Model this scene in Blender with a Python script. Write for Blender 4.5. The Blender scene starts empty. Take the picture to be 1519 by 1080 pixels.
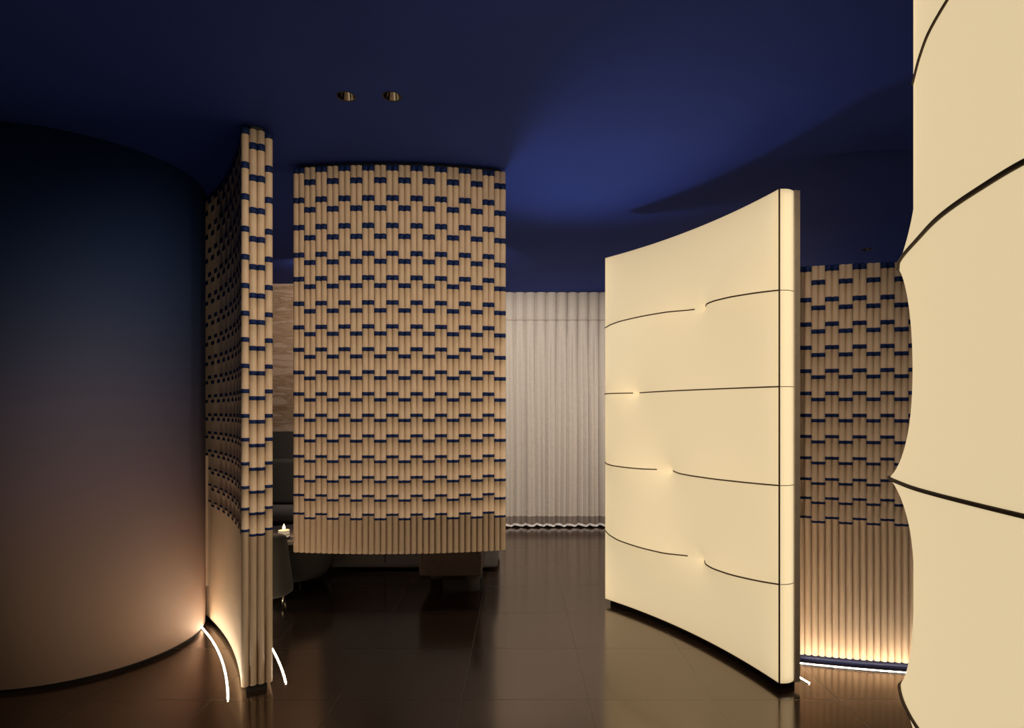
import bpy, bmesh, math, random
import numpy as np
from mathutils import Vector
random.seed(4)
PI = math.pi
SC = bpy.context.scene
COL = SC.collection
E = 1.38            # eye height
F = 861.0           # focal length in pixels of the 1519 px wide frame
H = 2.79            # ceiling height

# ------------------------------------------------------------------ helpers
def tag(o, label=None, cat=None, group=None, kind=None):
    if label: o['label'] = label
    if cat: o['category'] = cat
    if group: o['group'] = group
    if kind: o['kind'] = kind
    return o

def empty(name, loc=(0, 0, 0), label=None, cat=None, group=None):
    o = bpy.data.objects.new(name, None)
    o.empty_display_size = .1
    COL.objects.link(o)
    o.location = loc
    return tag(o, label, cat, group)

def obj(name, bm, mats, parent=None, smooth=False):
    me = bpy.data.meshes.new(name)
    bmesh.ops.recalc_face_normals(bm, faces=bm.faces[:]) if getattr(bm, 'is_valid', True) and not getattr(obj, 'keep', False) else None
    bm.to_mesh(me); bm.free()
    if not isinstance(mats, (list, tuple)): mats = [mats]
    for m in mats: me.materials.append(m)
    if smooth:
        for p in me.polygons: p.use_smooth = True
    o = bpy.data.objects.new(name, me)
    COL.objects.link(o)
    if parent:
        o.parent = parent
        o.location = -Vector(parent.location)
    return o

def centre(o):
    """put an unparented mesh's origin at its footprint"""
    vs = [v.co for v in o.data.vertices]
    c = Vector(((min(v.x for v in vs)+max(v.x for v in vs))/2, (min(v.y for v in vs)+max(v.y for v in vs))/2, min(v.z for v in vs)))
    for v in o.data.vertices: v.co -= c
    o.location = c
    return o

def add_box(bm, x0, x1, y0, y1, z0, z1, bev=0, seg=2):
    r = bmesh.ops.create_cube(bm, size=1)
    vs = r['verts']
    for v in vs:
        v.co = Vector(((x0+x1)/2+v.co.x*(x1-x0), (y0+y1)/2+v.co.y*(y1-y0), (z0+z1)/2+v.co.z*(z1-z0)))
    if bev:
        es = list({e for v in vs for e in v.link_edges})
        bmesh.ops.bevel(bm, geom=es, offset=bev, segments=seg, profile=.6, affect='EDGES')

def add_lathe(bm, prof, cx, cy, n=32, a0=0, a1=2*PI, cap=True, mat=0):
    full = abs(a1-a0-2*PI) < 1e-6
    k = n if full else n+1
    rings = []
    for (r, z) in prof:
        rings.append([bm.verts.new((cx+r*math.cos(a0+(a1-a0)*i/n), cy+r*math.sin(a0+(a1-a0)*i/n), z)) for i in range(k)])
    for a, b in zip(rings, rings[1:]):
        for i in range(k if full else n):
            j = (i+1) % k
            f = bm.faces.new((a[i], a[j], b[j], b[i])); f.material_index = mat; f.smooth = True
    if cap and full:
        for rg in (rings[0], rings[-1]):
            try: bm.faces.new(rg).material_index = mat
            except ValueError: pass

def add_tube_path(bm, pts, r, n=6):
    pts = [Vector(p) for p in pts]
    rings = []
    for i, p in enumerate(pts):
        t = (pts[min(i+1, len(pts)-1)]-pts[max(i-1, 0)]).normalized()
        up = Vector((0, 0, 1)) if abs(t.z) < .9 else Vector((1, 0, 0))
        a = t.cross(up).normalized(); b = t.cross(a)
        rings.append([bm.verts.new(p+a*r*math.cos(2*PI*k/n)+b*r*math.sin(2*PI*k/n)) for k in range(n)])
    for a, b in zip(rings, rings[1:]):
        for k in range(n):
            f = bm.faces.new((a[k], a[(k+1) % n], b[(k+1) % n], b[k])); f.smooth = True
    bm.faces.new(rings[0]); bm.faces.new(rings[-1])

class Arc:
    """circular arc through three plan points, s runs from the first point (metres)"""
    def __init__(s, p0, p1, p2):
        (ax, ay), (bx, by), (cx, cy) = p0, p1, p2
        d = 2*(ax*(by-cy)+bx*(cy-ay)+cx*(ay-by))
        ux = ((ax*ax+ay*ay)*(by-cy)+(bx*bx+by*by)*(cy-ay)+(cx*cx+cy*cy)*(ay-by))/d
        uy = ((ax*ax+ay*ay)*(cx-bx)+(bx*bx+by*by)*(ax-cx)+(cx*cx+cy*cy)*(bx-ax))/d
        s.c = Vector((ux, uy)); s.R = math.hypot(ax-ux, ay-uy)
        s.a0 = math.atan2(ay-uy, ax-ux)
        a2 = math.atan2(cy-uy, cx-ux)
        da = (a2-s.a0+PI) % (2*PI)-PI
        s.sg = 1 if da > 0 else -1
        s.L = abs(da)*s.R
    def at(s, t, off=0):
        """off > 0 moves outwards, away from the circle's centre"""
        a = s.a0+s.sg*t/s.R
        return Vector((s.c.x+(s.R+off)*math.cos(a), s.c.y+(s.R+off)*math.sin(a)))
    def nrm(s, t):
        a = s.a0+s.sg*t/s.R
        return Vector((math.cos(a), math.sin(a)))
    def project(s, p):
        v = Vector(p)-s.c
        a = math.atan2(v.y, v.x)
        da = ((a-s.a0)*s.sg+PI) % (2*PI)-PI
        return da*s.R, v.length-s.R

def add_strip_solid(bm, A, B, z0, z1, smooth=True):
    """closed wall between two plan polylines A and B of equal length"""
    n = len(A)
    g = [[bm.verts.new((p.x, p.y, z)) for p in pl] for pl in (A, B) for z in (z0, z1)]
    a0, a1, b0, b1 = g
    for i in range(n-1):
        bm.faces.new((a0[i], a0[i+1], a1[i+1], a1[i])).smooth = smooth
        bm.faces.new((b0[i+1], b0[i], b1[i], b1[i+1])).smooth = smooth
        bm.faces.new((a1[i], a1[i+1], b1[i+1], b1[i]))
        bm.faces.new((a0[i+1], a0[i], b0[i], b0[i+1]))
    bm.faces.new((a0[0], a1[0], b1[0], b0[0]))
    bm.faces.new((a0[-1], b0[-1], b1[-1], a1[-1]))

def hermite(xs, ys, x):
    """smooth monotone-ish interpolation of a table"""
    xs = list(xs); ys = list(ys)
    x = min(max(x, xs[0]), xs[-1])
    i = max(0, min(len(xs)-2, next((k for k in range(len(xs)-1) if x <= xs[k+1]), len(xs)-2)))
    d = [(ys[k+1]-ys[k])/(xs[k+1]-xs[k]) for k in range(len(xs)-1)]
    def m(k):
        if k == 0: return d[0]
        if k == len(xs)-1: return d[-1]
        return 0 if d[k-1]*d[k] <= 0 else 2*d[k-1]*d[k]/(d[k-1]+d[k])
    h = xs[i+1]-xs[i]; t = (x-xs[i])/h
    return ((2*t**3-3*t*t+1)*ys[i]+(t**3-2*t*t+t)*h*m(i)+(-2*t**3+3*t*t)*ys[i+1]+(t**3-t*t)*h*m(i+1))

# ------------------------------------------------------------------ materials
def nt(name):
    m = bpy.data.materials.new(name); m.use_nodes = True
    t = m.node_tree; t.nodes.clear()
    return m, t, t.nodes.new('ShaderNodeOutputMaterial')

def mat(name, col, rough=.6, metal=0, noise=.06, scale=30, bump=.0, bscale=None, spec=.5, sheen=0, stretch=None):
    m, t, out = nt(name)
    b = t.nodes.new('ShaderNodeBsdfPrincipled')
    b.inputs['Roughness'].default_value = rough
    b.inputs['Metallic'].default_value = metal
    b.inputs['Specular IOR Level'].default_value = spec
    if sheen: b.inputs['Sheen Weight'].default_value = sheen
    tc = t.nodes.new('ShaderNodeTexCoord')
    src = tc.outputs['Object']
    if stretch:
        mp = t.nodes.new('ShaderNodeMapping'); mp.inputs['Scale'].default_value = stretch
        t.links.new(src, mp.inputs['Vector']); src = mp.outputs['Vector']
    n = t.nodes.new('ShaderNodeTexNoise'); n.inputs['Scale'].default_value = scale; n.inputs['Detail'].default_value = 3
    t.links.new(src, n.inputs['Vector'])
    r = t.nodes.new('ShaderNodeValToRGB')
    r.color_ramp.elements[0].position = .3; r.color_ramp.elements[1].position = .7
    r.color_ramp.elements[0].color = tuple(c*(1-noise) for c in col)+(1,)
    r.color_ramp.elements[1].color = tuple(min(1, c*(1+noise)) for c in col)+(1,)
    t.links.new(n.outputs['Fac'], r.inputs['Fac'])
    t.links.new(r.outputs['Color'], b.inputs['Base Color'])
    if bump:
        n2 = t.nodes.new('ShaderNodeTexNoise'); n2.inputs['Scale'].default_value = bscale or scale*4; n2.inputs['Detail'].default_value = 4
        t.links.new(src, n2.inputs['Vector'])
        bp = t.nodes.new('ShaderNodeBump'); bp.inputs['Strength'].default_value = bump; bp.inputs['Distance'].default_value = .002
        t.links.new(n2.outputs['Fac'], bp.inputs['Height'])
        t.links.new(bp.outputs['Normal'], b.inputs['Normal'])
    t.links.new(b.outputs['BSDF'], out.inputs['Surface'])
    return m

def emit_mat(name, col, strength):
    m, t, out = nt(name)
    e = t.nodes.new('ShaderNodeEmission')
    e.inputs['Color'].default_value = col+(1,); e.inputs['Strength'].default_value = strength
    t.links.new(e.outputs['Emission'], out.inputs['Surface'])
    return m

# backlit stretch fabric: glows by itself and lets the inner light sheet through
def fabric_mat(name, glow, trans):
    m, t, out = nt(name)
    e = t.nodes.new('ShaderNodeEmission'); e.inputs['Color'].default_value = (1.0, .80, .485, 1); e.inputs['Strength'].default_value = glow
    tr = t.nodes.new('ShaderNodeBsdfTranslucent'); tr.inputs['Color'].default_value = (trans, trans*.84, trans*.57, 1)
    df = t.nodes.new('ShaderNodeBsdfDiffuse'); df.inputs['Color'].default_value = (.50, .43, .31, 1)
    tc = t.nodes.new('ShaderNodeTexCoord')
    w = t.nodes.new('ShaderNodeTexNoise'); w.inputs['Scale'].default_value = 500
    t.links.new(tc.outputs['Object'], w.inputs['Vector'])
    bp = t.nodes.new('ShaderNodeBump'); bp.inputs['Strength'].default_value = .1; bp.inputs['Distance'].default_value = .0005
    t.links.new(w.outputs['Fac'], bp.inputs['Height']); t.links.new(bp.outputs['Normal'], df.inputs['Normal'])
    a1 = t.nodes.new('ShaderNodeAddShader'); a2 = t.nodes.new('ShaderNodeAddShader')
    t.links.new(tr.outputs[0], a1.inputs[0]); t.links.new(df.outputs[0], a1.inputs[1])
    t.links.new(a1.outputs[0], a2.inputs[0]); t.links.new(e.outputs[0], a2.inputs[1])
    t.links.new(a2.outputs[0], out.inputs['Surface'])
    return m

M = {}
M['tube'] = mat('cream_tube', (.72, .55, .39), .55, noise=.05, scale=6, bump=.15, bscale=160, spec=.3, stretch=(1, 1, .15))
M['band'] = mat('navy_band', (.007, .022, .105), .6, noise=.3, scale=60, spec=.2)
M['core'] = mat('screen_core', (.05, .045, .05), .8)
M['navy_base'] = mat('navy_base', (.012, .018, .07), .5)
M['black'] = mat('black_plinth', (.006, .006, .007), .6)
M['ceil'] = mat('navy_ceiling_paint', (.044, .080, .41), .75, noise=.04, scale=2, bump=.05, bscale=90, spec=.08)
M['darkwall'] = mat('navy_wall_paint', (.02, .025, .06), .7, noise=.05, scale=2)
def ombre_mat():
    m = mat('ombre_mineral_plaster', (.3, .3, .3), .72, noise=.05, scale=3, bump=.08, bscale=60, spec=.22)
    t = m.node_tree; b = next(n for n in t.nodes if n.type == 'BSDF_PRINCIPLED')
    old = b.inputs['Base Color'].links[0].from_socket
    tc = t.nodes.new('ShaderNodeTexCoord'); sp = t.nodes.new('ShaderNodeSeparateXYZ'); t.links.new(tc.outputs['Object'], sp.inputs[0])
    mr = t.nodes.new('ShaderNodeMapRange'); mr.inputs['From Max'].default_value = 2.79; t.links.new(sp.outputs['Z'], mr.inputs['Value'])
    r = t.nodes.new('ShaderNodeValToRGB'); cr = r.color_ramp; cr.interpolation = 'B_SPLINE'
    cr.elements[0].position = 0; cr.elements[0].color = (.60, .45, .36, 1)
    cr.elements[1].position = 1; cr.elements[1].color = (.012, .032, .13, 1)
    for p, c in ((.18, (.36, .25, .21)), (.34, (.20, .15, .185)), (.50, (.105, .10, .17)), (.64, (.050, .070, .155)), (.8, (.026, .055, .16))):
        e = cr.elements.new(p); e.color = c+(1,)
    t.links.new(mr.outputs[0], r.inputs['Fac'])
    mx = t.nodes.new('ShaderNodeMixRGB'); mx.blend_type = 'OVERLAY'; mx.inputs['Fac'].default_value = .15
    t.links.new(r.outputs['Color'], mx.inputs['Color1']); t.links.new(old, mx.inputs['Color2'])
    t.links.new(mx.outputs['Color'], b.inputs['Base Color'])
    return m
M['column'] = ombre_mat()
M['fabric'] = fabric_mat('backlit_cream_fabric', .33, .50)
M['fabricnear'] = fabric_mat('backlit_cream_fabric_bright', .42, .52)
M['innerlight'] = emit_mat('light_sheet', (1.0, .93, .78), .55)
M['edgelight'] = emit_mat('edge_light_bar', (1.0, .93, .78), 1.3)
M['halo'] = emit_mat('added_button_glow', (1.0, .93, .78), 3.2)  # glowing discs added behind the buttons to brighten the fabric round them
M['whiteboard'] = mat('inner_reflector', (.8, .78, .72), .8)
M['seam'] = mat('dark_brown_piping', (.11, .07, .036), .7)
M['frame'] = mat('taupe_edge_trim', (.50, .41, .31), .6)
M['led'] = emit_mat('warm_led_diffuser', (1.0, .82, .60), 52)
M['ledbody'] = mat('led_channel', (.03, .025, .02), .5, metal=.3)
M['curtain'] = mat('blush_curtain_cloth', (.47, .43, .385), .8, noise=.04, scale=40, bump=.25, bscale=500, spec=.15, sheen=.2)
M['hem'] = mat('taupe_hem_band', (.20, .165, .145), .8, noise=.12, scale=80)
M['trim'] = mat('pale_hem_trim', (.75, .74, .76), .6)
M['tape'] = mat('curtain_tape', (.35, .30, .27), .8)
M['uphol'] = mat('grey_green_upholstery', (.038, .037, .030), .85, noise=.1, scale=60, bump=.3, bscale=300, sheen=.3)
M['upholdark'] = mat('charcoal_upholstery', (.05, .046, .044), .85, noise=.1, scale=60, bump=.3, bscale=300)
M['brownhide'] = mat('dark_brown_leather', (.055, .035, .028), .5, noise=.15, scale=25, bump=.2)
M['seatgrey'] = mat('grey_seat_cloth', (.12, .11, .108), .9, noise=.08, scale=60, bump=.3, bscale=300)
M['chrome'] = mat('polished_steel', (.8, .78, .75), .12, metal=1, noise=.02)
M['reflector'] = mat('dark_chrome_reflector', (.62, .60, .57), .10, metal=1, noise=.02)
M['trimring'] = mat('black_trim_ring', (.01, .01, .012), .4)
M['tabletop'] = mat('pale_stone_top', (.60, .58, .54), .4, noise=.1, scale=12)
M['glass'] = mat('cream_candle_glass', (.75, .66, .52), .25, noise=.03)
_b = next(n for n in M['glass'].node_tree.nodes if n.type == 'BSDF_PRINCIPLED')      # candle light glowing through the cup
_b.inputs['Emission Color'].default_value = (1, .78, .50, 1); _b.inputs['Emission Strength'].default_value = .30
M['candleband'] = mat('dark_candle_base', (.02, .015, .012), .5)
M['wax'] = mat('candle_wax', (.85, .78, .62), .5)
M['flame'] = emit_mat('candle_flame', (1.0, .55, .22), 10)
M['lens'] = emit_mat('dim_lamp_lens', (1.0, .8, .55), .25)

# floor: dark brown polished 60 cm tiles
def floor_mat():
    m, t, out = nt('dark_brown_floor_tiles')
    b = t.nodes.new('ShaderNodeBsdfPrincipled')
    tc = t.nodes.new('ShaderNodeTexCoord')
    mp = t.nodes.new('ShaderNodeMapping')
    mp.inputs['Location'].default_value = (-.3285+6, -2.776+6, 0)
    t.links.new(tc.outputs['Object'], mp.inputs['Vector'])
    br = t.nodes.new('ShaderNodeTexBrick')
    br.offset = 0; br.squash = 1
    br.inputs['Scale'].default_value = 1
    br.inputs['Brick Width'].default_value = .6; br.inputs['Row Height'].default_value = .6
    br.inputs['Mortar Size'].default_value = .0025; br.inputs['Mortar Smooth'].default_value = .2
    br.inputs['Bias'].default_value = 0
    br.inputs['Color1'].default_value = (.024, .0145, .011, 1); br.inputs['Color2'].default_value = (.027, .0165, .0125, 1)
    br.inputs['Mortar'].default_value = (.004, .003, .002, 1)
    t.links.new(mp.outputs['Vector'], br.inputs['Vector'])
    n = t.nodes.new('ShaderNodeTexNoise'); n.inputs['Scale'].default_value = 5; n.inputs['Detail'].default_value = 5
    t.links.new(tc.outputs['Object'], n.inputs['Vector'])
    mx = t.nodes.new('ShaderNodeMixRGB'); mx.blend_type = 'MULTIPLY'; mx.inputs['Fac'].default_value = .35
    t.links.new(br.outputs['Color'], mx.inputs['Color1']); t.links.new(n.outputs['Fac'], mx.inputs['Color2'])
    t.links.new(mx.outputs['Color'], b.inputs['Base Color'])
    mr = t.nodes.new('ShaderNodeMapRange'); mr.inputs['To Min'].default_value = .13; mr.inputs['To Max'].default_value = .18
    t.links.new(n.outputs['Fac'], mr.inputs['Value']); ad = t.nodes.new('ShaderNodeMath'); ad.operation = 'MULTIPLY_ADD'; ad.inputs[1].default_value = .13
    t.links.new(br.outputs['Fac'], ad.inputs[0]); t.links.new(mr.outputs[0], ad.inputs[2]); t.links.new(ad.outputs[0], b.inputs['Roughness'])
    b.inputs['IOR'].default_value = 1.9
    b.inputs['Specular IOR Level'].default_value = .9; b.inputs['Specular Tint'].default_value = (1, .80, .64, 1)
    bp = t.nodes.new('ShaderNodeBump'); bp.inputs['Strength'].default_value = .3; bp.inputs['Distance'].default_value = .001; bp.invert = True
    t.links.new(br.outputs['Fac'], bp.inputs['Height']); t.links.new(bp.outputs['Normal'], b.inputs['Normal'])
    t.links.new(b.outputs[0], out.inputs['Surface'])
    return m
M['floor'] = floor_mat()

# veined travertine
def stone_mat():
    m, t, out = nt('veined_brown_travertine')
    b = t.nodes.new('ShaderNodeBsdfPrincipled'); b.inputs['Roughness'].default_value = .45
    tc = t.nodes.new('ShaderNodeTexCoord')
    mp = t.nodes.new('ShaderNodeMapping'); mp.inputs['Scale'].default_value = (.9, .9, 5.5); mp.inputs['Rotation'].default_value = (0, .10, 0)
    t.links.new(tc.outputs['Object'], mp.inputs['Vector'])
    n = t.nodes.new('ShaderNodeTexNoise'); n.inputs['Scale'].default_value = 1.6; n.inputs['Detail'].default_value = 7; n.inputs['Distortion'].default_value = 1.6; n.inputs['Roughness'].default_value = .6
    t.links.new(mp.outputs['Vector'], n.inputs['Vector'])
    r = t.nodes.new('ShaderNodeValToRGB'); cr = r.color_ramp
    cr.elements[0].position = .32; cr.elements[0].color = (.22, .14, .085, 1)
    cr.elements[1].position = .68; cr.elements[1].color = (.46, .34, .27, 1)
    e = cr.elements.new(.45); e.color = (.40, .28, .205, 1)
    e = cr.elements.new(.50); e.color = (.26, .17, .11, 1)
    e = cr.elements.new(.55); e.color = (.46, .345, .285, 1)
    t.links.new(n.outputs['Fac'], r.inputs['Fac']); t.links.new(r.outputs['Color'], b.inputs['Base Color'])
    t.links.new(b.outputs[0], out.inputs['Surface'])
    return m
M['stone'] = stone_mat()

# ------------------------------------------------------------------ the shell
X0, X1, Y0, Y1 = -4.2, 4.2, -2.6, 7.05
DL = [(-.774, 2.60), (-.569, 2.60), (3.03, 5.06)]            # recessed downlights seen in the photo
DL2 = [(.42, .62), (.12, .62), (.42, .95), (-.38, 4.6), (1.62, 4.6), (-1.78, 5.30), (1.72, 1.90), (3.0, 5.9), (-2.3, -.1)]   # unseen fittings added to carry the extra beams
RH = .039

bm = bmesh.new(); add_box(bm, X0, X1, Y0, Y1, -.1, 0); tag(obj('floor', bm, M['floor']), kind='structure')
bm = bmesh.new()
def loop(pts):
    vs = [bm.verts.new(p) for p in pts]
    return [bm.edges.new((vs[i], vs[(i+1) % len(vs)])) for i in range(len(vs))]
es = loop([(X0, Y0, H), (X1, Y0, H), (X1, Y1, H), (X0, Y1, H)])
for (x, y) in DL+DL2:
    es += loop([(x+RH*math.cos(2*PI*k/24), y+RH*math.sin(2*PI*k/24), H) for k in range(24)])
bmesh.ops.triangle_fill(bm, edges=es, use_beauty=True)
r = bmesh.ops.extrude_face_region(bm, geom=bm.faces[:])
for v in [g for g in r['geom'] if isinstance(g, bmesh.types.BMVert)]: v.co.z += .16
ceil = tag(obj('ceiling', bm, M['ceil']), kind='structure')
bm = bmesh.new(); add_box(bm, X0-.1, X0, Y0, Y1, 0, H); tag(obj('wall_left', bm, M['darkwall']), kind='structure')
bm = bmesh.new(); add_box(bm, X1, X1+.1, Y0, Y1, 0, H); tag(obj('wall_right', bm, M['darkwall']), kind='structure')
bm = bmesh.new(); add_box(bm, X0, X1, Y0-.1, Y0, 0, H); tag(obj('wall_rear', bm, M['darkwall']), kind='structure')
bm = bmesh.new(); add_box(bm, X0, X1, Y1, Y1+.1, 0, H); tag(obj('wall_back', bm, M['darkwall']), kind='structure')
# travertine cladding left of the curtain, dark lower lining under it
bm = bmesh.new(); add_box(bm, X0, -2.2, 6.42, Y1, 1.156, H); tag(obj('wall_stone', bm, M['stone']), kind='structure')
bm = bmesh.new(); add_box(bm, X0, -2.2, 6.42, Y1, 0, 1.156); tag(obj('wall_lining', bm, M['upholdark']), kind='structure')
bm = bmesh.new(); add_box(bm, -2.2, -.31, 6.42, Y1, 0, H); tag(obj('wall_alcove', bm, M['upholdark']), kind='structure')

# ------------------------------------------------------------------ downlights
def downlight(x, y, label, group=None, lit=True):
    t = empty('recessed_downlight', (x, y, H), label, 'ceiling light', group)
    bm = bmesh.new(); add_lathe(bm, [(RH-.002, H), (RH+.004, H-.0015), (RH+.004, H+.0005), (RH-.002, H+.002)], x, y, 24, cap=False)
    obj('trim_ring', bm, M['trimring'], t)
    bm = bmesh.new(); add_lathe(bm, [(RH-.002, H+.001), (RH-.006, H+.02), (.026, H+.045), (.017, H+.07)], x, y, 24, cap=False)
    obj('reflector', bm, M['reflector'], t, True)
    bm = bmesh.new(); add_lathe(bm, [(.017, H+.068), (.010, H+.073), (.001, H+.074)], x, y, 16, cap=True)
    obj('lamp_lens', bm, M['lens'], t)
    return t
downlight(*DL[0], 'left of two small recessed downlights side by side in the navy ceiling')
downlight(*DL[1], 'right of two small recessed downlights side by side in the navy ceiling')
downlight(*DL[2], 'tiny far downlight in the ceiling above the brown ribbed screen at right')
for p in DL2: downlight(*p, 'small recessed ceiling downlight added out of view for extra light', 'unseen ceiling downlights')

# ------------------------------------------------------------------ striped tube screens
PH = {'A': [2.760, 2.582, 2.427, 2.270, 2.133, 1.993, 1.858, 1.730, 1.601, 1.478, 1.357, 1.241, 1.123, 1.007, .902, .796],
      'B': [2.682, 2.525, 2.366, 2.225, 2.088, 1.948, 1.818, 1.689, 1.567, 1.444, 1.328, 1.211, 1.095, .982, .876, .771]}
_tube = {}
def tube_mesh(z0, z1, ph, r):
    key = (z0, z1, ph, round(r, 4))
    if key in _tube: return _tube[key]
    bm = bmesh.new()
    N = 14
    bands = []
    for z in PH[ph]:
        h = .0125+.0215*(z-.77)/(2.7-.77)
        a, b = z-h/2, z+h/2
        if z0 == .573 and False: pass
        if b <= z0 or a >= z1-.012: continue
        bands.append((max(a, z0), min(b, z1)))
    if ph == 'A':                                   # the screens' blue top caps
        bands = [q for q in bands if q[1] < z1-.04]
        bands.insert(0, (z1-.032, z1))
    prof = [(0, z0), (r*.8, z0), (r, z0+.003)]
    idx = [0, 0]
    cur = z0
    for a, b in sorted(bands):
        prof += [(r, a), (r+.0013, a+.0008), (r+.0013, b-.0008), (r, b)]
        idx += [0, 1, 1, 1]
    prof += [(r, z1-.001), (r*.8, z1), (0, z1)]
    top = 1 if ph == 'A' else 0
    idx += [top, top, top]
    rings = []
    for rr, z in prof:
        if rr == 0: rings.append([bm.verts.new((0, 0, z-z0))])
        else: rings.append([bm.verts.new((rr*math.cos(2*PI*k/N), rr*math.sin(2*PI*k/N), z-z0)) for k in range(N)])
    for i, (a, b) in enumerate(zip(rings, rings[1:])):
        for k in range(N):
            j = (k+1) % N
            vs = [a[0]] if len(a) == 1 else [a[k], a[j]]
            vs += [b[0]] if len(b) == 1 else [b[j], b[k]]
            f = bm.faces.new(vs); f.material_index = idx[min(i, len(idx)-1)]; f.smooth = len(a) > 1 and len(b) > 1
    bmesh.ops.recalc_face_normals(bm, faces=bm.faces[:])
    me = bpy.data.meshes.new('tube_'+ph); bm.to_mesh(me); bm.free()
    me.materials.append(M['tube']); me.materials.append(M['band'])
    _tube[key] = me
    return me

def place_tube(parent, p, z0, z1, ph, r):
    o = bpy.data.objects.new('ribbed_tube', tube_mesh(z0, z1, ph, r))
    COL.objects.link(o); o.parent = parent
    o.location = Vector((p.x, p.y, z0))-Vector(parent.location)
    return o

def two_sided(root, arc, s0, s1, n, side, thick, z0, z1, ends=(2, 2), first='A', endph=('B', 'B')):
    """two rows of tubes round a core; side=+1: the body lies outwards of the arc"""
    pitch = (s1-s0)/n; r = pitch/2
    other = {'A': 'B', 'B': 'A'}
    for row in range(2):
        off = side*(r if row == 0 else thick-r)
        for i in range(n):
            ph = first if (i//2) % 2 == 0 else other[first]
            k = 1 if row == 0 else (arc.R+off)/arc.R
            place_tube(root, arc.at(s0+pitch*(i+.5), off), z0, z1, ph, r*min(1, k))
    for e, ne in enumerate(ends):
        for q in range(ne):
            off = side*(r+(thick-2*r)*(q+1)/(ne+1))
            s = s0+pitch*.5 if e == 0 else s1-pitch*.5
            place_tube(root, arc.at(s, off), z0, z1, endph[e], r)
    m = 24
    A = [arc.at(s0+pitch*1.1+(s1-s0-2.2*pitch)*k/m, side*2*r*.97) for k in range(m+1)]
    B = [arc.at(s0+pitch*1.1+(s1-s0-2.2*pitch)*k/m, side*(thick-2*r*.97)) for k in range(m+1)]
    bm = bmesh.new(); add_strip_solid(bm, A, B, z0+.002, z1-.002)
    obj('core_board', bm, M['core'], root)
    return pitch

def plinth(root, arc, s0, s1, o0, o1, z0, z1, m, name='plinth', n=24):
    A = [arc.at(s0+(s1-s0)*k/n, o0) for k in range(n+1)]
    B = [arc.at(s0+(s1-s0)*k/n, o1) for k in range(n+1)]
    bm = bmesh.new(); add_strip_solid(bm, A, B, z0, z1)
    return obj(name, bm, m, root)

def led(arc, s0, s1, off, label, n=40, group=None):
    p = arc.at((s0+s1)/2, off)
    t = empty('floor_light_strip', (p.x, p.y, 0), label, 'light strip', group)
    plinth(t, arc, s0, s1, off-.009, off+.009, 0, .0025, M['ledbody'], 'channel', n)
    plinth(t, arc, s0, s1, off-.0037, off+.0037, .0025, .0045, M['led'], 'diffuser', n)

# free-standing screen on the left: end face towards the camera
arcL = Arc((-1.350, 2.820), (-1.635, 3.300), (-2.152, 3.917))
LL = 46*.0356
sideL = 1 if (arcL.nrm(0).x > 0) else -1
# body lies to the right (+x) of the left face
pm = arcL.at(LL/2, sideL*.07)
scrL = empty('striped_tube_screen', (pm.x, pm.y, 0), 'tall curved ribbed screen standing at left, cream end tubes banded navy beside the round column', 'screen')
two_sided(scrL, arcL, 0, LL, 46, sideL, .142, .032, 2.765)
plinth(scrL, arcL, .03, LL-.02, sideL*.025, sideL*.117, 0, .032, M['black'])
plinth(scrL, arcL, .03, LL-.02, sideL*.045, sideL*.097, 2.765, H, M['black'], 'head_rail')
led(arcL, -.03, 1.62, -sideL*.058, 'glowing arc set in the floor between the round column and the left screen')
led(arcL, .03, 1.62, sideL*.205, 'glowing floor arc on the right-hand side of the left screen')
# shallow panel fixed to the left face near its far end
bm = bmesh.new()
A = [arcL.at(1.19+.045*k, -sideL*.001) for k in range(9)]
B = [arcL.at(1.19+.045*k, -sideL*.03) for k in range(9)]
add_strip_solid(bm, A, B, .24, 1.09)
fp = centre(obj('service_panel', bm, M['tube']))
fp.parent = scrL; fp.location = fp.location-Vector(scrL.location)
fp['label'] = 'plain cream shallow panel on the left face'

# hanging screen in the middle
arcC = Arc((-1.296, 3.315), (-.667, 3.270), (-.074, 3.365))
sideC = 1 if arcC.nrm(arcC.L/2).y > 0 else -1
scrC = empty('striped_tube_screen', (-.68, 3.34, .573), 'wide cream ribbed screen with navy dashes hanging from the ceiling above dark seats', 'screen')
two_sided(scrC, arcC, 0, arcC.L, 36, sideC, .14, .573, 2.768)
plinth(scrC, arcC, .03, arcC.L-.03, sideC*.03, sideC*.11, 2.768, H, M['black'], 'head_rail')

# low-topped wall of tubes on the right
arcR = Arc((1.546, 3.212), (1.780, 3.152), (2.020, 3.103))
sideR = 1 if arcR.nrm(0).y > 0 else -1
scrR = empty('striped_tube_screen', (2.1, 3.16, 0), 'shorter ribbed screen at right, brownish in shade, lit from the floor at its foot', 'screen')
two_sided(scrR, arcR, 0, 34*.0343, 34, sideR, .14, .033, 2.18)
plinth(scrR, arcR, .004, 34*.0343-.01, sideR*.008, sideR*.13, 0, .033, M['navy_base'])
led(arcR, -.02, 34*.0343, -sideR*.042, 'straight-looking glowing strip in the floor along the foot of the right ribbed screen')

# ------------------------------------------------------------------ luminous panel with pulled-in fabric
def relax(b, fixed, it=1400, w=1.93):
    nv, nu = b.shape
    jj, ii = np.meshgrid(np.arange(nu), np.arange(nv))
    free = ~fixed
    free[0, :] = free[-1, :] = False; free[:, 0] = free[:, -1] = False
    red = free & ((ii+jj) % 2 == 0); blk = free & ((ii+jj) % 2 == 1)
    for _ in range(it):
        for msk in (red, blk):
            avg = np.zeros_like(b)
            avg[1:-1, 1:-1] = .25*(b[:-2, 1:-1]+b[2:, 1:-1]+b[1:-1, :-2]+b[1:-1, 2:])
            b[msk] += w*(avg[msk]-b[msk])
    return b

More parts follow.
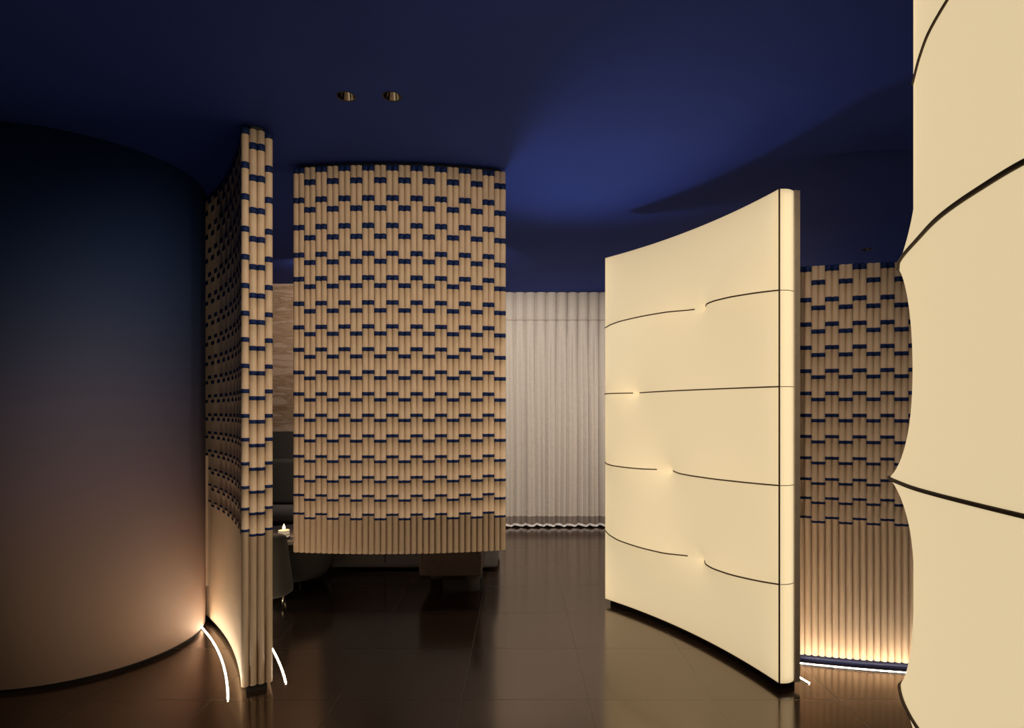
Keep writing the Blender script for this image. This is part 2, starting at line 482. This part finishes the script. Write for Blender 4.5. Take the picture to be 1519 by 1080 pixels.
def grid_mesh(P, name, m, root, flip=False):
    nv = len(P); nu = len(P[0])
    bm = bmesh.new()
    V = [[bm.verts.new(P[i][j]) for j in range(nu)] for i in range(nv)]
    for i in range(nv-1):
        for j in range(nu-1):
            f = bm.faces.new((V[i][j], V[i][j+1], V[i+1][j+1], V[i+1][j])); f.smooth = True
    return obj(name, bm, m, root, True)

SEAMZ = [.521, 1.008, 1.496, 1.980]
arcP = Arc((1.281, 2.858), (1.097, 3.390), (.616, 4.150))
inP = 1 if arcP.nrm(0).x > 0 else -1        # direction into the panel body
PZ0, PZ1 = .040, 2.475
ZT = PZ1
panel = empty('luminous_fabric_panel', (1.13, 3.5, 0), 'freestanding curved glowing cream fabric panel with four tufting buttons, right of the curtain', 'luminous panel')
# measured plan positions along each batten (near end first), b = bulge towards the viewer
def batten(pts, nb):
    q = []
    for p in pts:
        s, o = arcP.project(p); q.append((s, -inP*o))
    q = [(0, 0)]+q+[(arcP.L, 0)]
    q.sort()
    return q
def px_s(px):
    best = min((abs(arcP.at(s).x/arcP.at(s).y-(px-770)/F), s) for s in [arcP.L*k/800 for k in range(801)])
    return best[1]
sb = [px_s(1052), px_s(1003.5), px_s(953), px_s(1054)]      # button places for seams .521 1.008 1.496 1.98
L = arcP.L
def prof(s_b, br, bl):
    """two bowed battens, one on either side of the button"""
    rt, lt = s_b, L-s_b
    return [(0, 0), (.10*rt, .34*br), (.25*rt, .68*br), (.45*rt, .95*br), (.62*rt, br), (.78*rt, .88*br), (.90*rt, .58*br), (s_b-.02, .045), (s_b, .012),
            (s_b+.02, .035), (s_b+.10*lt, .42*bl), (s_b+.25*lt, .88*bl), (s_b+.45*lt, bl), (s_b+.65*lt, .9*bl), (s_b+.85*lt, .52*bl), (L, 0)]
PR = [prof(sb[0], .135, .19), prof(sb[1], .15, .165), prof(sb[2], .14, .11), prof(sb[3], .135, .17)]
nu, nv = 121, 201
b = np.zeros((nv, nu)); fx = np.zeros((nv, nu), bool)
rows = [int(round((z-PZ0)/(PZ1-PZ0)*(nv-1))) for z in SEAMZ]
for rI, pr in zip(rows, PR):
    xs, ys = zip(*pr)
    for j in range(nu):
        b[rI, j] = hermite(xs, ys, L*j/(nu-1)); fx[rI, j] = True
b = relax(b, fx)
def surfP(j, i):
    s = L*j/(nu-1); z = PZ0+(PZ1-PZ0)*i/(nv-1)
    p = arcP.at(s, -inP*b[i, j])
    return Vector((p.x, p.y, z))
grid_mesh([[surfP(j, i) for j in range(nu)] for i in range(nv)], 'front_fabric', M['fabric'], panel)
# end fabric strip, back box
TH1, TH2 = .088, .127
bm = bmesh.new()
e0, e1 = arcP.at(0), arcP.at(.006, inP*TH1)
def quadwall(bm, p, q, z0, z1, n=10, bow=0.0, out=None):
    nn = 8
    cols = []
    for k in range(nn+1):
        t = k/nn; pt = p.lerp(q, t)
        if out: pt = pt+out*bow*math.sin(PI*t)
        cols.append((bm.verts.new((pt.x, pt.y, z0)), bm.verts.new((pt.x, pt.y, z1))))
    for a, c in zip(cols, cols[1:]):
        bm.faces.new((a[0], c[0], c[1], a[1])).smooth = True
tdir = (arcP.at(0)-arcP.at(.01)).normalized()
quadwall(bm, e0, e1, PZ0, PZ1, bow=.012, out=tdir)
obj('end_fabric', bm, M['fabric'], panel)
bm = bmesh.new(); quadwall(bm, arcP.at(L), arcP.at(L, inP*TH1), PZ0, PZ1, bow=.012, out=-tdir)
obj('end_fabric', bm, M['fabric'], panel)
plinth(panel, arcP, .004, L-.004, inP*(TH1-.010), inP*(TH1-.004), PZ0+.004, PZ1-.004, M['innerlight'], 'light_sheet', 40)
for sa in (.012, L-.017):
    plinth(panel, arcP, sa, sa+.005, inP*.02, inP*.07, PZ0+.01, PZ1-.01, M['edgelight'], 'edge_light_bar', 1)
plinth(panel, arcP, .004, L-.004, inP*.002, inP*TH1, PZ1-.003, PZ1+.002, M['frame'], 'top_rail', 40)
plinth(panel, arcP, .004, L-.004, inP*.002, inP*TH1, PZ0-.004, PZ0+.003, M['frame'], 'bottom_rail', 40)
plinth(panel, arcP, .035, L-.03, inP*.022, inP*.118, 0, PZ0-.004, M['black'], 'plinth', 40)
# piping: vertical at the near corner, battens across front and end
bm = bmesh.new(); add_tube_path(bm, [(e0.x, e0.y-.001, PZ0), (e0.x, e0.y-.001, PZ1)], .0042)
obj('corner_piping', bm, M['seam'], panel)
GAP = [1022, 978, 943, 1032]
for rI, z, s_b, gp in zip(rows, SEAMZ, sb, GAP):
    zz = surfP(0, rI).z
    for half in (0, 1):
        pts = []
        for j in range(nu):
            p = surfP(j, rI); s = L*j/(nu-1); px = 770+F*p.x/p.y
            if (half == 0 and s > s_b-.02) or (half == 1 and (s < s_b+.03 or px > gp)): continue
            n2 = arcP.nrm(s)*(-inP)
            pts.append(p+Vector((n2.x, n2.y, 0))*.0008)
        bm = bmesh.new(); add_tube_path(bm, pts, .0040)
        obj('batten_seam', bm, M['seam'], panel)
    bm = bmesh.new()
    pts = []
    for k in range(9):
        t = k/8; p = e0.lerp(e1, t)+tdir*(.012*math.sin(PI*t)+.0005); pts.append((p.x, p.y, zz))
    add_tube_path(bm, pts, .0018)
    obj('end_seam', bm, M['seam'], panel)
for rI, s_b in zip(rows, sb):
    j = int(round(s_b/L*(nu-1)))
    p = surfP(j, rI); n2 = arcP.nrm(s_b)*(-inP)
    bm = bmesh.new(); bmesh.ops.create_uvsphere(bm, u_segments=16, v_segments=8, radius=.011)
    for v in bm.verts:
        if True:
            d = v.co.x*n2.x+v.co.y*n2.y
            v.co.x -= n2.x*d*.6; v.co.y -= n2.y*d*.6
            v.co += p+Vector((n2.x, n2.y, 0))*.003
    bt = obj('tufting_button', bm, M['fabric'], panel, True)
    q = arcP.at(s_b, inP*(TH1-.012)); q2 = arcP.at(s_b, inP*(TH1-.020))
    bm = bmesh.new(); add_tube_path(bm, [(q.x, q.y, p.z), (q2.x, q2.y, p.z)], .03, 16)
    obj('added_button_glow', bm, M['halo'], panel)
# back face of tubes
nb = 44
pitchb = (L*(arcP.R+inP*TH2)/arcP.R)/nb
for i in range(1, nb):
    ph = 'A' if (i//2) % 2 == 0 else 'B'
    place_tube(panel, arcP.at(L*(i+.5)/nb, inP*(TH1+.0185)), PZ0-.005, PZ1, ph, .0168)
plinth(panel, arcP, -.002, .030, inP*(TH1+.001), inP*(TH1+.031), PZ0-.004, PZ1+.002, M['frame'], 'edge_trim', 3)
led(arcP, .03, L-.1, inP*(TH2+.075), 'short glimpse of a glowing floor strip behind the freestanding luminous panel')

# ------------------------------------------------------------------ nearest luminous panel at the right edge
near = empty('luminous_fabric_panel', (.9, .7, 0), 'huge glowing cream fabric panel closest at the right edge with dark piped seams', 'luminous panel')
NZ0, NZ1 = .04, 2.66
NY0, NY1 = 0.0, 1.45
FXt = [(0, .86), (.3, .85), (.6, .855), (.9, .875), (1.2, .92), (1.45, .985)]
NS = {.74: [(0, .86), (.12, .80), (.3, .765), (.5, .75), (.8, .75), (1.0, .77), (1.15, .80), (1.25, .835), (1.33, .874), (1.365, .897), (1.39, .935), (1.42, .962), (1.45, .985)],
      1.227: [(0, .86), (.12, .79), (.3, .745), (.5, .732), (.7, .732), (.872, .746), (1.0, .762), (1.088, .776), (1.158, .791), (1.266, .826), (1.33, .850), (1.36, .869), (1.39, .925), (1.42, .962), (1.45, .985)],
      1.714: [(0, .86), (.12, .77), (.3, .70), (.5, .67), (.763, .672), (.872, .688), (.975, .713), (1.128, .773), (1.278, .839), (1.33, .871), (1.365, .894), (1.39, .93), (1.42, .962), (1.45, .985)],
      2.2: [(0, .86), (.2, .80), (.5, .78), (.8, .785), (1.0, .81), (1.157, .854), (1.25, .885), (1.345, .929), (1.40, .958), (1.45, .985)]}
mu, mv = 117, 211
nb_ = np.zeros((mv, mu)); nf = np.zeros((mv, mu), bool)
def fX(y): return hermite([p[0] for p in FXt], [p[1] for p in FXt], y)
nrows = {}
for z, pts in NS.items():
    i = int(round((z-NZ0)/(NZ1-NZ0)*(mv-1))); nrows[z] = i
    for j in range(mu):
        y = NY0+(NY1-NY0)*j/(mu-1)
        nb_[i, j] = fX(y)-hermite([p[0] for p in pts], [p[1] for p in pts], y); nf[i, j] = True
nb_ = relax(nb_, nf)
def surfN(j, i):
    y = NY0+(NY1-NY0)*j/(mu-1)
    return Vector((fX(y)-nb_[i, j], y, NZ0+(NZ1-NZ0)*i/(mv-1)))
grid_mesh([[surfN(j, i) for j in range(mu)] for i in range(mv)], 'front_fabric', M['fabricnear'], near)
ys = [NY0+(NY1-NY0)*k/40 for k in range(41)]
def off(d): return [Vector((fX(y)+d, y)) for y in ys]
def nstrip(d0, d1, z0, z1, m, name, trim=0):
    A, B = off(d0), off(d1)
    if trim: A, B = A[trim:-trim], B[trim:-trim]
    bm = bmesh.new(); add_strip_solid(bm, A, B, z0, z1); return obj(name, bm, m, near)
nstrip(.085, .091, NZ0+.004, NZ1-.004, M['innerlight'], 'light_sheet')
nstrip(.002, .091, NZ1-.003, NZ1+.002, M['frame'], 'top_rail')
nstrip(.002, .091, NZ0-.004, NZ0+.003, M['frame'], 'bottom_rail')
nstrip(.03, .12, 0, NZ0-.004, M['black'], 'plinth', 1)
for y in (NY0+.02, NY1-.02):
    bm = bmesh.new(); add_box(bm, fX(y)+.02, fX(y)+.07, y-.003, y+.003, NZ0+.01, NZ1-.01); obj('edge_light_bar', bm, M['edgelight'], near)
for y in (NY0, NY1):
    bm = bmesh.new(); quadwall(bm, Vector((fX(y), y)), Vector((fX(y)+.091, y)), NZ0, NZ1)
    obj('end_fabric', bm, M['fabricnear'], near)
for z, i in nrows.items():
    bm = bmesh.new()
    add_tube_path(bm, [surfN(j, i)+Vector((-.0003, 0, 0)) for j in range(mu)], .0045)
    obj('batten_seam', bm, M['seam'], near)
nbk = 42
for i in range(nbk):
    y = NY0+(NY1-NY0)*(i+.5)/nbk
    place_tube(near, Vector((fX(y)+.11, y)), NZ0-.005, NZ1, 'A' if (i//2) % 2 == 0 else 'B', .0168)

# ------------------------------------------------------------------ round column
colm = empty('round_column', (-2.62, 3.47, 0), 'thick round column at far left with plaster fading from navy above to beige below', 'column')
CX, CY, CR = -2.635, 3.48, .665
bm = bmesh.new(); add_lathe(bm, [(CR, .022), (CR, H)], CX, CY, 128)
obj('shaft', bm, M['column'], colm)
bm = bmesh.new(); add_lathe(bm, [(CR-.02, 0), (CR-.02, .022)], CX, CY, 96)
obj('base_reveal', bm, M['black'], colm)

# ------------------------------------------------------------------ curtain
CYY = 6.87
cur = empty('pleated_curtain', (.9, CYY, 0), 'full-height pale pleated curtain hanging along the back wall', 'curtain')
cx0, cx1 = -.30, 3.4
PITCH = .126; PHX = -.055
def cdepth(x, z):
    t = min(1, max(0, (2.46-z)/.5)); t = t*t*(3-2*t)
    u = (x-PHX)/PITCH
    v = abs(math.sin(PI*u))**.20
    top = .11*(1-v)                                  # tight valleys at the head pleats
    a = .034*math.cos(2*PI*u)+.024*math.cos(4*PI*u+.9+.5*math.sin(x*3.1))+.012*math.sin(2*PI*u*.5+x*2)
    lo = .080*(1-abs(math.sin(PI*u))**.5)+.050*(1-abs(math.sin(PI*u+1.35+.25*math.sin(x*3.1)))**.6)+.012*math.sin(PI*u+x*2)
    g = .6+.4*min(1, (2.46-z)/2.3) if z < 2.46 else .6
    d = top*(1-t)+(lo*g)*t
    if abs(z-2.457) < .012: d += .006
    return CYY+d-.02
def cxx(x, z): return x+.010*math.sin(x*9+z*.6)*max(0, (2.3-z)/2.3)
nxc = int((cx1-cx0)/.0045)
zs = [.135]+[.135+(2.40-.135)*k/14 for k in range(1, 15)]+[2.42, 2.44, 2.448, 2.457, 2.466, 2.475, 2.52, 2.60, 2.70, H-.004]
def cgrid(zl, dy=0): return [[Vector((cxx(cx0+(cx1-cx0)*j/nxc, z), cdepth(cx0+(cx1-cx0)*j/nxc, z)+dy, z)) for j in range(nxc+1)] for z in zl]
def hemz(x): return .007*math.sin(2*PI*(x-PHX)/PITCH+.6)
grid_mesh(cgrid(zs), 'curtain_cloth', M['curtain'], cur)
g = cgrid([.045, .09, .135])
grid_mesh(g, 'hem_band', M['hem'], cur)
g = cgrid([.018, .032, .045], -.001)
for row in g:
    for v in row: v.z += hemz(v.x)
grid_mesh(g, 'hem_trim', M['trim'], cur)
g = cgrid([2.450, 2.464], -.003)
grid_mesh(g, 'stitched_tape', M['tape'], cur)
bm = bmesh.new(); add_box(bm, cx0, cx1, CYY+.005, CYY+.03, H-.003, H)
obj('ceiling_track', bm, M['trimring'], cur)

# ------------------------------------------------------------------ seats, table, candle behind the screens
st = empty('upholstered_stool', (-1.79, 4.13, 0), 'olive-grey tapered round stool on slim metal feet, partly hidden by the left screen', 'stool')
SX, SY = -1.79, 4.13
bm = bmesh.new(); add_lathe(bm, [(.155, .085), (.170, .095), (.172, .13), (.150, .30), (.132, .45), (.125, .478), (.110, .488), (.02, .492)], SX, SY, 40)
obj('upholstered_body', bm, M['uphol'], st, True)
for (x, y) in ((SX+.135, SY-.06), (SX-.10, SY-.11), (SX+.08, SY+.12), (SX-.12, SY+.08)):
    bm = bmesh.new(); add_tube_path(bm, [(x, y, .09), (x-.004, y, 0)], .006, 10); obj('leg', bm, M['chrome'], st)
table = empty('drum_table', (-1.86, 4.68, 0), 'round side table with pale stone top and dark drum base, carrying the candle', 'table')
TX, TY = -1.86, 4.68
bm = bmesh.new()
add_lathe(bm, [(.22, .06), (.30, .075), (.335, .14), (.35, .25), (.352, .372)], TX, TY, 48)
obj('drum_base', bm, M['upholdark'], table, True)
bm = bmesh.new(); add_lathe(bm, [(.33, .372), (.357, .376), (.360, .384), (.360, .392), (.354, .400), (.05, .400)], TX, TY, 64); obj('tabletop', bm, M['tabletop'], table)
for ang in (-50, 40, 130, 220):
    a = math.radians(ang)
    bm = bmesh.new(); add_tube_path(bm, [(TX+.25*math.cos(a), TY+.25*math.sin(a), .075), (TX+.265*math.cos(a), TY+.265*math.sin(a), 0)], .006, 10)
    obj('leg', bm, M['black'], table)
kx, ky = -1.803, 4.45
KZ = .400
cnd = empty('candle', (kx, ky, KZ), 'small lit candle in a cream glass cup on the round side table', 'candle')
def kl(pr): return [(r, z-.285+KZ) for r, z in pr]
bm = bmesh.new(); add_lathe(bm, kl([(.040, .286), (.044, .290), (.044, .300), (.040, .302)]), kx, ky, 24); obj('dish', bm, M['candleband'], cnd)
bm = bmesh.new(); add_lathe(bm, kl([(.036, .302), (.040, .306), (.042, .352), (.039, .354), (.037, .345), (.036, .340)]), kx, ky, 24); obj('glass_cup', bm, M['glass'], cnd)
bm = bmesh.new(); add_lathe(bm, kl([(.038, .318), (.0412, .320), (.0412, .323), (.038, .325)]), kx, ky, 24, cap=False); obj('cup_stripe', bm, M['candleband'], cnd)
bm = bmesh.new(); add_tube_path(bm, [(kx, ky, .340-.285+KZ), (kx+.001, ky, .357-.285+KZ)], .0015); obj('wick', bm, M['black'], cnd)
bm = bmesh.new(); add_lathe(bm, kl([(.001, .356), (.010, .366), (.0105, .376), (.005, .390), (.0006, .402)]), kx, ky, 12); obj('flame', bm, M['flame'], cnd, True)

sofa = empty('bench_sofa', (-2.6, 5.95, 0), 'dark bench sofa with grey seat along the stone wall', 'sofa')
bm = bmesh.new(); add_box(bm, -4.1, -1.66, 5.62, 6.38, .305, .382, .025, 3); obj('seat_cushion', bm, M['seatgrey'], sofa, True)
bm = bmesh.new(); add_box(bm, -4.1, -1.66, 5.70, 6.38, .03, .30, .01); obj('base', bm, M['upholdark'], sofa)
bm = bmesh.new(); add_box(bm, -4.1, -1.66, 6.18, 6.40, .39, .86, .04, 3); obj('backrest', bm, M['upholdark'], sofa, True)

bench = empty('upholstered_bench', (-.95, 5.4, 0), 'long low dark grey bench behind the brown ottoman', 'bench')
bm = bmesh.new(); add_box(bm, -1.62, -.185, 4.98, 5.62, .035, .42, .03, 3); obj('seat_block', bm, M['seatgrey'], bench, True)
for (x, y) in ((-1.5, 5.1), (-.3, 5.1), (-1.5, 5.5), (-.3, 5.5)):
    bm = bmesh.new(); add_lathe(bm, [(.035, 0), (.035, .036)], x, y, 16); obj('foot', bm, M['black'], bench)
bm = bmesh.new()
add_tube_path(bm, [(-1.15, 4.978, .08), (-1.15, 4.978, .40)], .003); obj('cover_seam', bm, M['black'], bench)

ott = empty('ottoman', (-.51, 4.62, 0), 'dark brown leather block ottoman on fat round feet below the hanging screen', 'ottoman')
bm = bmesh.new(); add_box(bm, -.755, -.285, 4.38, 4.90, .134, .43, .012); obj('seat_block', bm, M['brownhide'], ott)
for (x, y) in ((-.352, 4.48), (-.352, 4.80), (-.68, 4.80), (-.68, 4.52)):
    if (x, y) == (-.68, 4.52): y = 4.72; continue
    bm = bmesh.new(); add_lathe(bm, [(.047, 0), (.050, .006), (.050, .134)], x, y, 24); obj('round_foot', bm, M['upholdark'], ott, True)

# ------------------------------------------------------------------ light
def spot(x, y, z, tx, ty, tz, power, ang, blend=.6, col=(1, .82, .62), r=.03):
    l = bpy.data.lights.new('spot', 'SPOT'); l.energy = power; l.spot_size = math.radians(ang); l.spot_blend = blend
    l.color = col; l.shadow_soft_size = r
    o = bpy.data.objects.new('added_beam', l); COL.objects.link(o)  # every beam is added, none comes from a lamp in view
    o.location = (x, y, z)
    o.rotation_euler = (Vector((tx, ty, tz))-Vector((x, y, z))).to_track_quat('-Z', 'Y').to_euler()
zl = H-.012
spot(DL2[8][0], DL2[8][1], zl, -2.85, 2.85, 1.45, 22, 60, 1.0)
spot(DL2[0][0], DL2[0][1], zl, -.85, 3.1, 1.1, 66, 72, .8)
spot(DL2[1][0], DL2[1][1], zl, -.75, 3.3, 1.2, 66, 80)
spot(DL2[2][0], DL2[2][1], zl, -.60, 3.3, 1.2, 46, 80)
spot(DL2[3][0], DL2[3][1], zl, -.0, 6.87, .8, 235, 105, col=(1, .88, .76))
spot(DL2[4][0], DL2[4][1], zl, .8, 6.87, .8, 75, 105, col=(1, .88, .76))
# unseen lamp added on the ottoman behind the hanging screen to brighten the ceiling
up = empty('added_uplighter', (-.33, 4.52, .43), 'small black lamp added unseen on the ottoman behind the hanging screen', 'lamp')
bm = bmesh.new(); add_lathe(bm, [(.05, .43), (.05, .44), (.012, .45), (.012, .50), (.04, .52), (.045, .60), (.041, .60), (.034, .53), (.0, .525)], -.33, 4.52, 24, cap=False)
obj('lamp_body', bm, M['trimring'], up)
spot(-.33, 4.52, .60, .58, 3.38, H, 60, 52, 1.0, (.86, .90, 1), .22)
spot(DL2[5][0], DL2[5][1], zl, -2.9, 6.42, 1.9, 62, 100)
spot(DL2[6][0], DL2[6][1], zl, 1.75, 3.16, 1.5, 8, 95)
spot(DL2[7][0], DL2[7][1], zl, 2.8, 6.87, .8, 160, 130)
spot(DL2[1][0], DL2[1][1], zl, 1.10, 3.45, 1.25, 95, 50)
l = bpy.data.lights.new('candle', 'POINT'); l.energy = .35; l.color = (1, .6, .3); l.shadow_soft_size = .008
o = bpy.data.objects.new('candle_light', l); COL.objects.link(o); o.location = (kx, ky, KZ+.135)

w = bpy.data.worlds.new('World'); SC.world = w; w.use_nodes = True
w.node_tree.nodes['Background'].inputs['Color'].default_value = (.05, .07, .15, 1)
w.node_tree.nodes['Background'].inputs['Strength'].default_value = .05

# ------------------------------------------------------------------ camera
cd = bpy.data.cameras.new('camera'); cam = bpy.data.objects.new('camera', cd); COL.objects.link(cam)
cam.location = (0, 0, E); cam.rotation_euler = (PI/2, 0, 0)
cd.sensor_width = 36; cd.lens = 36*F/1519
cd.shift_x = (759.5-770)/1519; cd.shift_y = (610-540)/1519
cd.clip_start = .02
SC.camera = cam
SC.view_settings.view_transform = 'Standard'; SC.view_settings.look = 'None'
SC.view_settings.exposure = 0; SC.view_settings.gamma = 1
SC.view_settings.use_curve_mapping = False
SC.cycles.max_bounces = 8; SC.cycles.diffuse_bounces = 5
